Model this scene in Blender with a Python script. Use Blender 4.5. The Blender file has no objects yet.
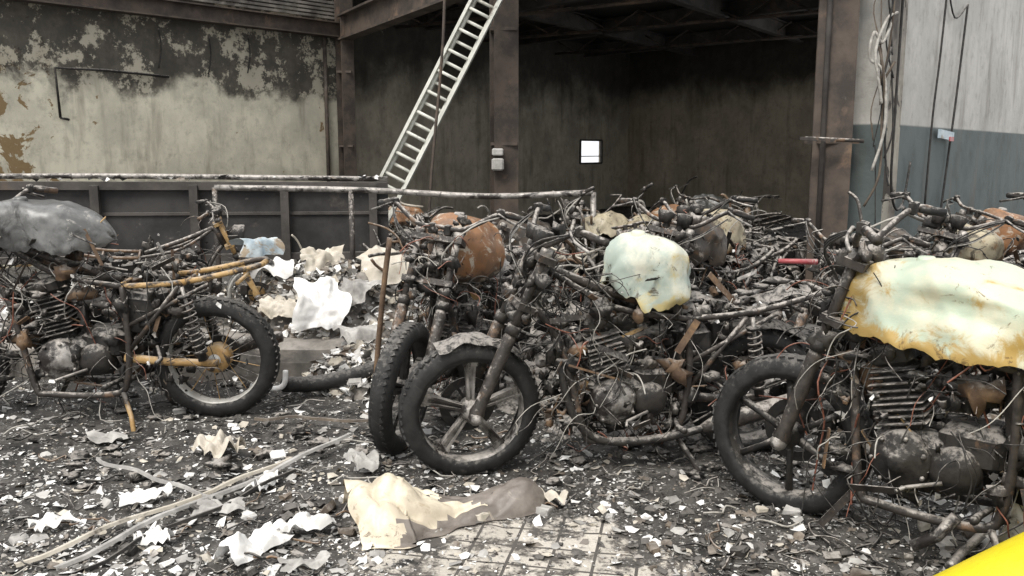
import bpy, math, random
from mathutils import Vector, Matrix, noise
random.seed(7)
R=random
V=Vector
scene=bpy.context.scene
# ------------------------------------------------------------------ materials
def hexmix(nt,fac,a,b):
    m=nt.nodes.new('ShaderNodeMix'); m.data_type='RGBA'
    if hasattr(fac,'is_output'): nt.links.new(fac,m.inputs[0])
    else: m.inputs[0].default_value=fac
    for i,c in ((6,a),(7,b)):
        if hasattr(c,'is_output'): nt.links.new(c,m.inputs[i])
        else: m.inputs[i].default_value=(c[0],c[1],c[2],1)
    return m.outputs[2]
def mathn(nt,op,a,b=0.0,clamp=False):
    m=nt.nodes.new('ShaderNodeMath'); m.operation=op; m.use_clamp=clamp
    for i,c in ((0,a),(1,b)):
        if hasattr(c,'is_output'): nt.links.new(c,m.inputs[i])
        else: m.inputs[i].default_value=c
    return m.outputs[0]
def noi(nt,co,scale,detail=6,rough=.6,dist=0):
    n=nt.nodes.new('ShaderNodeTexNoise'); n.inputs['Scale'].default_value=scale
    n.inputs['Detail'].default_value=detail; n.inputs['Roughness'].default_value=rough
    n.inputs['Distortion'].default_value=dist
    nt.links.new(co,n.inputs['Vector']); return n.outputs[0]
def ramp(nt,f,lo,hi):
    m=nt.nodes.new('ShaderNodeMapRange'); m.interpolation_type='SMOOTHSTEP'
    nt.links.new(f,m.inputs[0])
    if lo<=hi: m.inputs[1].default_value=lo; m.inputs[2].default_value=hi
    else: m.inputs[1].default_value=hi; m.inputs[2].default_value=lo; m.inputs[3].default_value=1; m.inputs[4].default_value=0
    return m.outputs[0]
def newmat(name,rough=.8,metal=0.):
    m=bpy.data.materials.new(name); m.use_nodes=True; nt=m.node_tree
    b=nt.nodes['Principled BSDF']; b.inputs['Roughness'].default_value=rough; b.inputs['Metallic'].default_value=metal
    tc=nt.nodes.new('ShaderNodeTexCoord'); return m,nt,b,tc.outputs['Object']
def bump(nt,b,h,strength=.4,dist=.01):
    bp=nt.nodes.new('ShaderNodeBump'); bp.inputs['Strength'].default_value=strength; bp.inputs['Distance'].default_value=dist
    nt.links.new(h,bp.inputs['Height']); nt.links.new(bp.outputs[0],b.inputs['Normal'])
def sepxyz(nt,o):
    s=nt.nodes.new('ShaderNodeSeparateXYZ'); nt.links.new(o,s.inputs[0]); return s.outputs
def burnt(name,a,b_,spot=None,spot_lo=.55,spot_hi=.65,ash=.5,scale=14,rough=.75,metal=0.,ashcol=(.55,.51,.465)):
    m,nt,b,co=newmat(name,rough,metal)
    n1=noi(nt,co,scale,8,.65); col=hexmix(nt,ramp(nt,n1,.35,.65),a,b_)
    if spot is not None:
        n2=noi(nt,co,scale*.45,6,.7,.5); col=hexmix(nt,ramp(nt,n2,spot_lo,spot_hi),col,spot)
    if ash>0:
        g=nt.nodes.new('ShaderNodeNewGeometry'); s=sepxyz(nt,g.outputs['Normal'])
        n3=noi(nt,co,scale*2.2,6,.7)
        f=mathn(nt,'ADD',mathn(nt,'MULTIPLY',s[2],.32),n3)
        col=hexmix(nt,mathn(nt,'MULTIPLY',ramp(nt,f,.62,.86),ash),col,ashcol)
    nt.links.new(col,b.inputs['Base Color']); bump(nt,b,noi(nt,co,scale*3,6,.7),.5,.006)
    return m
M={}
M['char']=burnt('charred_metal',(.007,.006,.0055),(.030,.026,.022),(.095,.058,.034),.61,.72,ash=.5,scale=18,rough=.65)
M['frame']=burnt('burnt_frame',(.013,.011,.009),(.055,.045,.038),(.16,.10,.062),.55,.68,ash=.72,scale=16,rough=.6)
M['rust']=burnt('rusted_steel',(.08,.048,.03),(.17,.11,.065),(.25,.15,.075),.52,.7,ash=.45,scale=12)
M['ochre']=burnt('ochre_rust',(.34,.20,.07),(.46,.31,.14),(.045,.034,.027),.48,.55,ash=.35,scale=9)
M['alu']=burnt('sooty_aluminium',(.11,.10,.09),(.36,.34,.315),(.028,.024,.022),.47,.58,ash=.75,scale=13,rough=.45,metal=.25)
M['alub']=burnt('pale_aluminium',(.42,.41,.38),(.66,.65,.61),(.12,.10,.08),.60,.7,ash=.3,scale=13,rough=.4,metal=.2)
M['tyre']=burnt('scorched_tyre',(.008,.008,.008),(.022,.021,.020),(.06,.055,.05),.6,.75,ash=.2,scale=20,rough=.7)
M['wireb']=burnt('black_wire',(.012,.012,.012),(.04,.036,.032),ash=.3,scale=20)
M['wirec']=burnt('copper_wire',(.15,.055,.035),(.28,.11,.07),ash=.3,scale=20)
M['wirew']=burnt('ash_covered_wire',(.24,.225,.20),(.46,.44,.40),ash=.3,scale=20)
M['red']=burnt('red_paint',(.30,.05,.06),(.40,.09,.09),(.5,.4,.36),.50,.55,ash=.2,scale=10,rough=.4)
M['white']=burnt('white_ash_flake',(.62,.61,.585),(.90,.89,.87),ash=0,scale=8)
M['lgrey']=burnt('grey_ash_flake',(.26,.25,.235),(.48,.465,.44),ash=0,scale=8)
M['dark']=burnt('char_flake',(.010,.009,.008),(.042,.038,.034),ash=.2,scale=8)
M['brown']=burnt('brown_flake',(.065,.05,.038),(.14,.11,.08),ash=.25,scale=8)
M['beige']=burnt('beige_flake',(.42,.38,.31),(.60,.55,.47),(.14,.12,.10),.55,.65,ash=.1,scale=8)
M['girder']=burnt('girder_paint',(.032,.029,.026),(.08,.07,.062),(.11,.08,.058),.55,.7,ash=.35,scale=3)
M['girderb']=burnt('rusty_girder',(.038,.030,.025),(.095,.072,.056),(.18,.12,.08),.55,.7,ash=.2,scale=4)
M['sheet']=burnt('blistered_steel_panel',(.014,.013,.013),(.04,.037,.035),(.11,.095,.08),.58,.75,ash=.6,scale=3)
M['conc']=burnt('sooty_concrete',(.09,.083,.074),(.22,.20,.175),(.035,.03,.026),.5,.65,ash=.3,scale=4)
M['heap']=burnt('charred_debris',(.010,.009,.008),(.052,.045,.038),(.20,.18,.155),.55,.62,ash=.6,scale=14)
M['ladder']=burnt('ladder_aluminium',(.46,.46,.41),(.64,.64,.58),(.2,.18,.15),.60,.70,ash=0,scale=4,rough=.5)
M['soft']=burnt('faded_blue_plastic',(.33,.42,.48),(.54,.60,.62),(.3,.24,.17),.52,.60,ash=.2,scale=8)
def tankmat(name,c1,c2,edge,dark,lo,hi,dlo=.62,dhi=.68,rough=.45,edgez=.28,fx=.0,fx0=.80,fx1=1.0):
    m,nt,b,co=newmat(name,rough)
    col=hexmix(nt,ramp(nt,noi(nt,co,6,7,.65),.40,.60),c1,c2)
    s=sepxyz(nt,co)
    g=nt.nodes.new('ShaderNodeNewGeometry'); sn=sepxyz(nt,g.outputs['Normal'])
    f=mathn(nt,'SUBTRACT',noi(nt,co,7,9,.7,.8),mathn(nt,'MULTIPLY',sn[2],.07))
    if edgez: f=mathn(nt,'ADD',f,mathn(nt,'MULTIPLY',ramp(nt,s[2],.86,.68),edgez))
    if fx: f=mathn(nt,'ADD',f,mathn(nt,'MULTIPLY',ramp(nt,s[0],fx0,fx1),fx))
    col=hexmix(nt,ramp(nt,f,lo,hi),col,edge)
    df=mathn(nt,'ADD',noi(nt,co,11,10,.75,1.0),mathn(nt,'MULTIPLY',ramp(nt,s[2],.78,.66),.10 if edgez else 0))
    col=hexmix(nt,mathn(nt,'MULTIPLY',ramp(nt,df,dlo,dhi),.85),col,dark)
    nt.links.new(col,b.inputs['Base Color']); bump(nt,b,noi(nt,co,30,7,.75),.4,.005); return m
M['tank_cream']=tankmat('scorched_cream_tank',(.60,.58,.44),(.45,.52,.41),(.44,.30,.10),(.12,.075,.03),.54,.68,.59,.66,fx=.18,fx0=.66,fx1=.94)
M['tank_white']=tankmat('scorched_white_tank',(.60,.60,.50),(.37,.43,.38),(.52,.43,.20),(.09,.07,.05),.53,.69,.59,.66)
M['tank_rust']=tankmat('scorched_rust_tank',(.30,.15,.07),(.19,.11,.065),(.07,.045,.03),(.50,.45,.37),.54,.64,.53,.59,edgez=.12)
M['tank_grey']=tankmat('scorched_grey_tank',(.085,.085,.082),(.19,.19,.185),(.03,.028,.025),(.34,.32,.29),.50,.62,.58,.64,edgez=.1,rough=.32)
M['tank_dark']=tankmat('scorched_dark_tank',(.05,.043,.036),(.10,.08,.062),(.15,.09,.05),(.3,.27,.24),.50,.66,.56,.62,edgez=0)
M['tank_tan']=tankmat('scorched_tan_tank',(.42,.37,.26),(.29,.25,.18),(.22,.13,.06),(.05,.04,.03),.50,.64,.53,.59)
M['panel']=tankmat('melted_cream_panel',(.74,.67,.52),(.55,.48,.37),(.38,.30,.20),(.16,.12,.09),.52,.64,.60,.66,edgez=0)
M['panelb']=tankmat('melted_brown_panel',(.14,.12,.105),(.23,.20,.175),(.38,.33,.26),(.04,.033,.028),.57,.68,.6,.66,edgez=0)
M['yellow']=tankmat('yellow_paint',(.82,.64,.02),(.84,.68,.03),(.75,.55,.02),(.5,.36,.02),.80,.95,.8,.9,rough=.25,edgez=0)

def wallmat(name,c1,c2,zlo,zhi,soot=(.045,.04,.036),peel=(.20,.15,.10),amp=1.2,band=None,band_z=0,peel_t=.62,xb=None,flk=(3.2,.60,.66,.75),flc=None):
    m,nt,b,co=newmat(name,.9); s=sepxyz(nt,co); z=s[2]
    col=hexmix(nt,ramp(nt,noi(nt,co,1.4,8,.65),.35,.65),c1,c2)
    col=hexmix(nt,mathn(nt,'MULTIPLY',ramp(nt,noi(nt,co,7,10,.75),.48,.70),.45),col,(c2[0]*.45,c2[1]*.43,c2[2]*.40))
    if band is not None:
        f=ramp(nt,z,band_z+.01,band_z-.01)
        col=hexmix(nt,f,col,hexmix(nt,ramp(nt,noi(nt,co,3,6,.6),.4,.7),band,(band[0]*.7,band[1]*.7,band[2]*.7)))
    mp=nt.nodes.new('ShaderNodeMapping'); mp.inputs['Scale'].default_value=(3.5,3.5,.5); nt.links.new(co,mp.inputs[0])
    st=noi(nt,mp.outputs[0],1.5,6,.6)
    col=hexmix(nt,mathn(nt,'MULTIPLY',ramp(nt,st,.50,.70),.45),col,(c2[0]*.35,c2[1]*.32,c2[2]*.29))
    pn=noi(nt,co,2.6,9,.68,.5)
    if xb is not None: pn=mathn(nt,'ADD',pn,mathn(nt,'MULTIPLY',ramp(nt,s[0],xb,xb-.8),.15))
    col=hexmix(nt,ramp(nt,pn,peel_t,peel_t+.02),col,peel)
    n=noi(nt,co,1.1,9,.66,.3)
    zz=mathn(nt,'ADD',z,mathn(nt,'MULTIPLY',mathn(nt,'SUBTRACT',n,.5),amp*2))
    f=ramp(nt,zz,zlo,zhi)
    fine=ramp(nt,noi(nt,co,flk[0],10,.75),flk[1],flk[2])
    sc=hexmix(nt,mathn(nt,'MULTIPLY',fine,flk[3]),hexmix(nt,ramp(nt,noi(nt,co,5,8,.7),.4,.7),soot,(soot[0]*2.6,soot[1]*2.5,soot[2]*2.4)),flc or c1)
    col=hexmix(nt,mathn(nt,'MULTIPLY',f,.93),col,sc)
    nt.links.new(col,b.inputs['Base Color']); bump(nt,b,noi(nt,co,9,8,.7),.4,.02); return m
M['wall_l']=wallmat('burnt_plaster',(.72,.68,.54),(.52,.49,.39),2.12,2.36,amp=.75,peel=(.24,.165,.08),peel_t=.66,xb=-5.0,soot=(.030,.026,.022),flk=(2.6,.51,.56,.85),flc=(.50,.46,.36))
M['wall_in']=wallmat('sooted_inner_plaster',(.54,.49,.39),(.35,.315,.25),1.9,3.1,soot=(.020,.018,.015),amp=.9,peel_t=.9,flk=(3.2,.62,.68,.3))
M['wall_in2']=wallmat('sooted_inner_plaster_b',(.56,.49,.37),(.38,.33,.25),2.3,3.1,soot=(.018,.016,.014),amp=.6,peel_t=.72,peel=(.12,.095,.07),flk=(3.2,.64,.7,.3))
M['wall_r']=wallmat('painted_wall',(.50,.485,.45),(.39,.38,.35),3.6,4.6,amp=.4,band=(.105,.128,.125),band_z=1.62,peel_t=.78)
M['pier']=wallmat('pier_plaster',(.40,.37,.31),(.20,.18,.155),2.0,2.8,amp=1.8,peel=(.06,.05,.04),peel_t=.54)
M['soot']=burnt('soot_black',(.012,.011,.010),(.03,.027,.024),(.05,.042,.036),.55,.7,ash=0,scale=1.5)

def floormat():
    m,nt,b,co=newmat('ash_covered_floor',.9)
    br=nt.nodes.new('ShaderNodeTexBrick'); br.offset=0; br.inputs['Scale'].default_value=1
    br.inputs['Brick Width'].default_value=.15; br.inputs['Row Height'].default_value=.15; br.inputs['Mortar Size'].default_value=.006
    br.inputs['Color1'].default_value=(.64,.59,.52,1); br.inputs['Color2'].default_value=(.52,.48,.42,1); br.inputs['Mortar'].default_value=(.10,.09,.08,1)
    mp=nt.nodes.new('ShaderNodeMapping'); mp.inputs['Rotation'].default_value=(0,0,.20); nt.links.new(co,mp.inputs[0]); nt.links.new(mp.outputs[0],br.inputs['Vector'])
    tile=hexmix(nt,ramp(nt,noi(nt,co,8,9,.75),.46,.58),br.outputs[0],(.10,.09,.08))
    ash=hexmix(nt,ramp(nt,noi(nt,co,5,10,.75),.35,.68),(.013,.012,.011),(.115,.106,.096))
    ash=hexmix(nt,ramp(nt,noi(nt,co,26,9,.8),.57,.62),ash,(.50,.485,.46))
    ash=hexmix(nt,ramp(nt,noi(nt,co,11,8,.8,.5),.62,.67),ash,(.10,.08,.06))
    d=nt.nodes.new('ShaderNodeVectorMath'); d.operation='SUBTRACT'; nt.links.new(co,d.inputs[0]); d.inputs[1].default_value=(0.0,2.95,0)
    sc=nt.nodes.new('ShaderNodeVectorMath'); sc.operation='MULTIPLY'; nt.links.new(d.outputs[0],sc.inputs[0]); sc.inputs[1].default_value=(.95,1.5,0)
    ln=nt.nodes.new('ShaderNodeVectorMath'); ln.operation='LENGTH'; nt.links.new(sc.outputs[0],ln.inputs[0])
    f=mathn(nt,'ADD',ln.outputs['Value'],mathn(nt,'MULTIPLY',mathn(nt,'SUBTRACT',noi(nt,co,4.5,8,.7),.5),2.0))
    f=ramp(nt,f,.54,.42)
    col=hexmix(nt,f,ash,tile)
    nt.links.new(col,b.inputs['Base Color']); bump(nt,b,noi(nt,co,20,8,.75),.8,.02); return m
M['floor']=floormat()
# ------------------------------------------------------------------ mesh builder
class MB:
    def __init__(s): s.v=[];s.f=[];s.m=[];s.s=[];s.mats=[];s.X=Matrix.Identity(4)
    def mi(s,k):
        if k not in s.mats: s.mats.append(k)
        return s.mats.index(k)
    def add(s,vs,fs,k,smooth=False):
        o=len(s.v); X=s.X
        s.v.extend([(X@V(p))[:] for p in vs]); i=s.mi(k)
        for f in fs: s.f.append([o+a for a in f]); s.m.append(i); s.s.append(smooth)
    def obj(s,name,parent=None):
        me=bpy.data.meshes.new(name); me.from_pydata(s.v,[],s.f)
        for k in s.mats: me.materials.append(M[k])
        me.polygons.foreach_set('material_index',s.m); me.polygons.foreach_set('use_smooth',s.s); me.update()
        o=bpy.data.objects.new(name,me); scene.collection.objects.link(o)
        if parent: o.parent=parent
        return o
    def tube(s,pts,r,k,n=7,sm=0,cap=True):
        pts=[V(p) for p in pts]; rs=list(r) if isinstance(r,(list,tuple)) else [r]*len(pts)
        if sm and len(pts)>2:
            q=[];rr=[]
            for i in range(len(pts)-1):
                p0=pts[max(i-1,0)];p1=pts[i];p2=pts[i+1];p3=pts[min(i+2,len(pts)-1)]
                for j in range(sm):
                    t=j/sm
                    q.append(.5*((2*p1)+(p2-p0)*t+(2*p0-5*p1+4*p2-p3)*t*t+(3*p1-p0-3*p2+p3)*t**3)); rr.append(rs[i]*(1-t)+rs[i+1]*t)
            q.append(pts[-1]);rr.append(rs[-1]);pts=q;rs=rr
        N=len(pts); vs=[]; nrm=None
        for i in range(N):
            t=(pts[min(i+1,N-1)]-pts[max(i-1,0)])
            if t.length<1e-7: t=V((0,0,1))
            t.normalize()
            if nrm is None:
                nrm=t.cross(V((0,0,1)) if abs(t.z)<.9 else V((1,0,0))).normalized()
            else:
                nrm=(nrm-t*nrm.dot(t))
                nrm=nrm.normalized() if nrm.length>1e-6 else t.orthogonal().normalized()
            bi=t.cross(nrm)
            for j in range(n):
                a=2*math.pi*j/n; vs.append(pts[i]+(nrm*math.cos(a)+bi*math.sin(a))*rs[i])
        fs=[(i*n+j,i*n+(j+1)%n,(i+1)*n+(j+1)%n,(i+1)*n+j) for i in range(N-1) for j in range(n)]
        if cap: fs+= [tuple(range(n))[::-1],tuple((N-1)*n+j for j in range(n))]
        s.add(vs,fs,k,True)
    def lathe(s,prof,c,axis,k,n=24,closed=False,smooth=True,jit=0):
        c=V(c);ax=V(axis).normalized();e1=ax.orthogonal().normalized();e2=ax.cross(e1); P=len(prof); vs=[]
        for i in range(n):
            a=2*math.pi*i/n; d=e1*math.cos(a)+e2*math.sin(a)
            for (r,h) in prof:
                rr=r+(noise.noise(V((math.cos(a)*4,math.sin(a)*4,h*20+r*7)))*jit if jit else 0)
                vs.append(c+d*rr+ax*h)
        fs=[]
        for i in range(n):
            i2=(i+1)%n
            for j in range(P if closed else P-1):
                j2=(j+1)%P; fs.append((i*P+j,i2*P+j,i2*P+j2,i*P+j2))
        s.add(vs,fs,k,smooth)
    def cbox(s,c,sz,k,rot=None,ch=.15,taper=1.0,jit=0):
        c=V(c);hx,hy,hz=[a/2 for a in sz];d=min(hx,hy,hz)*ch*2
        rot=rot or Matrix.Identity(3); vs=[]
        def ring(z,ins,t):
            x=(hx-ins)*t;y=(hy-ins)*t;dd=min(d,x*.9,y*.9)
            return [(x,-y+dd,z),(x,y-dd,z),(x-dd,y,z),(-x+dd,y,z),(-x,y-dd,z),(-x,-y+dd,z),(-x+dd,-y,z),(x-dd,-y,z)]
        L=[ring(-hz,d,1),ring(-hz+d,0,1),ring(hz-d,0,taper),ring(hz,d,taper)]
        for l in L:
            for p in l:
                q=V(p)
                if jit: q+=V((R.uniform(-jit,jit),R.uniform(-jit,jit),R.uniform(-jit,jit)))
                vs.append(c+rot@q)
        fs=[(i*8+j,i*8+(j+1)%8,(i+1)*8+(j+1)%8,(i+1)*8+j) for i in range(3) for j in range(8)]
        fs+=[tuple(range(8))[::-1],tuple(24+j for j in range(8))]
        s.add(vs,fs,k)
    def box(s,c,sz,k,rot=None):
        c=V(c);rot=rot or Matrix.Identity(3)
        vs=[c+rot@V((x*sz[0]/2,y*sz[1]/2,z*sz[2]/2)) for x in(-1,1) for y in(-1,1) for z in(-1,1)]
        s.add(vs,[(0,1,3,2),(4,6,7,5),(0,4,5,1),(2,3,7,6),(0,2,6,4),(1,5,7,3)],k)
    def bar(s,a,b,w,h,k,up=(0,0,1)):
        a=V(a);b=V(b);d=b-a;L=d.length;x=d.normalized();y=V(up).cross(x)
        if y.length<1e-4:y=x.orthogonal()
        y.normalize();z=x.cross(y);rot=Matrix((x,y,z)).transposed()
        s.box((a+b)/2,(L,w,h),k,rot)
    def surf(s,fn,nu,nv,k,cu=False,cv=False,keep=None):
        vs=[fn(i/(nu if cu else nu-1),j/(nv if cv else nv-1)) for i in range(nu) for j in range(nv)]
        fs=[]
        for i in range(nu if cu else nu-1):
            for j in range(nv if cv else nv-1):
                if keep and not keep(i/(nu-1),j/(nv-1)): continue
                fs.append((i*nv+j,((i+1)%nu)*nv+j,((i+1)%nu)*nv+(j+1)%nv,i*nv+(j+1)%nv))
        s.add(vs,fs,k,True)
    def blob(s,c,r,k,amp=.35,sx=(1,1,1),n=9):
        c=V(c);o=V((R.uniform(-50,50),R.uniform(-50,50),R.uniform(-50,50)))
        def fn(u,v):
            th=math.pi*u; ph=2*math.pi*v
            d=V((math.sin(th)*math.cos(ph),math.sin(th)*math.sin(ph),math.cos(th)))
            q=d*(r*(1+amp*2*noise.noise(d*1.7+o)))
            return c+V((q.x*sx[0],q.y*sx[1],q.z*sx[2]))
        s.surf(fn,n,n+3,k,cv=True)
    def flake(s,c,sz,k,tilt=.4,nn=5,curl=.3):
        c=V(c);rot=Matrix.Rotation(R.uniform(0,6.28),3,'Z')@Matrix.Rotation(R.gauss(0,tilt),3,'X')@Matrix.Rotation(R.gauss(0,tilt),3,'Y')
        vs=[c+V((0,0,sz*curl*.3))];asp=R.uniform(.3,1)
        for i in range(nn):
            t=2*math.pi*i/nn; rr=sz*R.uniform(.4,1.)
            vs.append(c+rot@V((rr*math.cos(t),rr*math.sin(t)*asp,R.uniform(-1,1)*sz*curl)))
        s.add(vs,[(0,1+i,1+(i+1)%nn) for i in range(nn)],k)

def gh(x,y):
    h=.018*noise.noise(V((x*2.3,y*2.3,0)))+.02*noise.noise(V((x*7,y*7,3)))+.012*noise.noise(V((x*19,y*19,5)))
    d=math.hypot(x*.95,(y-2.95)*1.5); f=min(1,max(.12,(d-.2)/.5))
    m=0
    if y>4.3: m=min(1,(y-4.3)/2)*(.04+.06*(noise.noise(V((x*.9,y*.9,9)))+.3))
    return h*f+.012+max(0,m)
# ------------------------------------------------------------------ motorcycle
def wheel(mb,c,kind,rimk,tyrek='tyre',Rt=.305,w=.050,lo=False,disc=-1):
    n=28 if lo else 56
    if tyrek:
        pr=[];m=9
        for i in range(m+1):
            a=-math.radians(118)+math.radians(236)*i/m
            pr.append((Rt-.056+.056*math.cos(a),w*math.sin(a)))
        mb.lathe(pr+[(Rt-.070,w*.6),(Rt-.070,-w*.6)],c,(0,1,0),tyrek,n,closed=True,jit=.008)
        if not lo:
            for i in range(n):
                a=2*math.pi*i/n; d=V((math.cos(a),0,math.sin(a)))
                for sgn in(-1,1):
                    p=V(c)+d*(Rt-.008)+V((0,sgn*w*.36,0)); x=d; y=V((0,1,0)); z=x.cross(y); rot=Matrix((x,y,z)).transposed()@Matrix.Rotation(.5*sgn,3,'X')
                    mb.box(p,(.008,w*.5,.020),tyrek,rot)
    ri=Rt-.082
    mb.lathe([(ri+.022,-.036),(ri+.026,-.04),(ri+.004,-.036),(ri-.006,-.012),(ri-.006,.012),(ri+.004,.036),(ri+.026,.04),(ri+.022,.036)],c,(0,1,0),rimk,n)
    mb.lathe([(.0,-.055),(.024,-.055),(.03,-.045),(.045,-.03),(.045,.03),(.03,.045),(.024,.055),(0,.055)],c,(0,1,0),rimk,16)
    if kind=='alloy':
        for i in range(5):
            a=2*math.pi*i/5+.3
            d=V((math.cos(a),0,math.sin(a)));t=V((-math.sin(a),0,math.cos(a)))
            for sg in(-1,1):
                mb.bar(V(c)+d*.03+t*sg*.008,V(c)+d*(ri+.0)+t*sg*.018,.010,.034,rimk,up=V((0,1,0)))
            mb.bar(V(c)+d*.03,V(c)+d*(ri),.034,.006,rimk,up=V((0,1,0)))
            mb.bar(V(c)+d*(ri-.02)-t*.03,V(c)+d*(ri-.02)+t*.03,.02,.03,rimk,up=V((0,1,0)))
    elif kind=='star':
        for i in range(6):
            a=2*math.pi*i/6+.5
            d=V((math.cos(a),0,math.sin(a)))
            mb.tube([V(c)+d*.03,V(c)+d*.12,V(c)+d*(ri+.01)],[.018,.011,.016],rimk,6)
    else:
        for i in range(28):
            a=2*math.pi*i/28; sg=1 if i%2 else -1; a2=a+.35*(1 if i%4<2 else -1)
            mb.tube([V(c)+V((.04*math.cos(a2),sg*.03,.04*math.sin(a2))),V(c)+V((ri*math.cos(a),0,ri*math.sin(a)))],.0022,'alu' if i%3 else 'ochre',4,cap=False)
        mb.lathe([(0,-.05),(.06,-.05),(.07,-.04),(.07,.03),(.05,.045),(0,.045)],c,(0,1,0),'ochre' if rimk=='alub' else 'alu',20)
    if disc:
        y=disc*.062
        mb.lathe([(.085,y),(.122,y),(.122,y+.006),(.085,y+.006)],c,(0,1,0),'char',28,closed=True,smooth=False)
        for i in range(6):
            a=i*math.pi/3; d=V((math.cos(a),0,math.sin(a)))
            mb.bar(V(c)+d*.03+V((0,y,0)),V(c)+d*.092+V((0,y+.002,0)),.012,.005,'char',up=(0,1,0))
def tank(mb,k,x0=.47,L=.52,w=.15,zc=.85,h=.155,ragged=False,crush=0.,dent=.012,sq=.72,rag=1.0,recess=False):
    o=V((R.uniform(-9,9),R.uniform(-9,9),R.uniform(-9,9)))
    def fn(u,v):
        e=max(0,1-abs(2*u-1)**3.6)**.40
        wu=w*(.62+.38*math.sin(math.pi*min(1,u*1.15)**.8))*e
        hh=h*(.78+.25*math.sin(math.pi*(u*.8+.1)))*e
        zz=zc+.035*math.sin(math.pi*u*.9)-.03*(1-u)
        if ragged: a=math.radians(-30)+math.radians(240)*v
        else: a=2*math.pi*v
        ca,sa=math.cos(a),math.sin(a)
        y=wu*math.copysign(abs(ca)**sq,ca); z=hh*math.copysign(abs(sa)**.75,sa)
        if z<0: z*=.8
        x=x0+L*u
        if ragged:
            ed=min(v,1-v)
            if ed<.16:
                q=(.16-ed)/.16; z-=rag*q*(.07*noise.noise(V((x*5,v*2,1))+o)+.04*noise.noise(V((x*22,v*2,1))+o)+.012*noise.noise(V((x*60,v,3)))); y*=1+q*(.15+.3*rag*noise.noise(V((x*6,3,1))+o))
            x+=.03*noise.noise(V((u*3,v*5,2))+o)
        p=V((x,y,zz+z)); nv=noise.noise(p*5.5+o)*dent*1.4+noise.noise(p*13+o)*dent*.5+noise.noise(p*30+o)*.003
        ridge=1-abs(noise.noise(p*4+o*2))*2; nv+=dent*.5*max(0,ridge)**4
        if recess:
            for vc in(.2,.8):
                g=math.exp(-((u-.42)/.22)**4-((v-vc)/.055)**4); nv-=.022*g
        d=(p-V((x,0,zz)))
        if d.length>1e-4: p+=d.normalized()*nv
        return p
    mb.surf(fn,60,64,k,cv=not ragged)
    top=fn(.62,.5 if ragged else .25)
    mb.lathe([(0,.012),(.024,.012),(.030,.004),(.032,-.01),(.032,-.03)],top,(0,0,1),k if ragged else 'alu',16)
def wires(mb,box,n,rr=(.0012,.0034),ks=('wireb','wireb','wireb','wireb','frame','wirew','char','wirec'),ln=.32,zmax=1.02):
    (x0,x1),(y0,y1),(z0,z1)=box
    for i in range(n):
        p=V((R.uniform(x0,x1),R.uniform(y0,y1),R.uniform(z0,z1))); pts=[p.copy()]
        d=V((R.gauss(0,1),R.gauss(0,.6),R.gauss(0,.8))).normalized(); st=ln/5*R.uniform(.5,1.5)
        for j in range(5):
            d=(d+V((R.gauss(0,.5),R.gauss(0,.5),R.gauss(-.3,.4)))).normalized(); p=p+d*st
            p.z=min(zmax,max(p.z,.05)); p.y=max(y0-.06,min(y1+.06,p.y)); pts.append(p.copy())
        mb.tube(pts,R.uniform(*rr),R.choice(ks),4,sm=3,cap=False)
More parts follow.
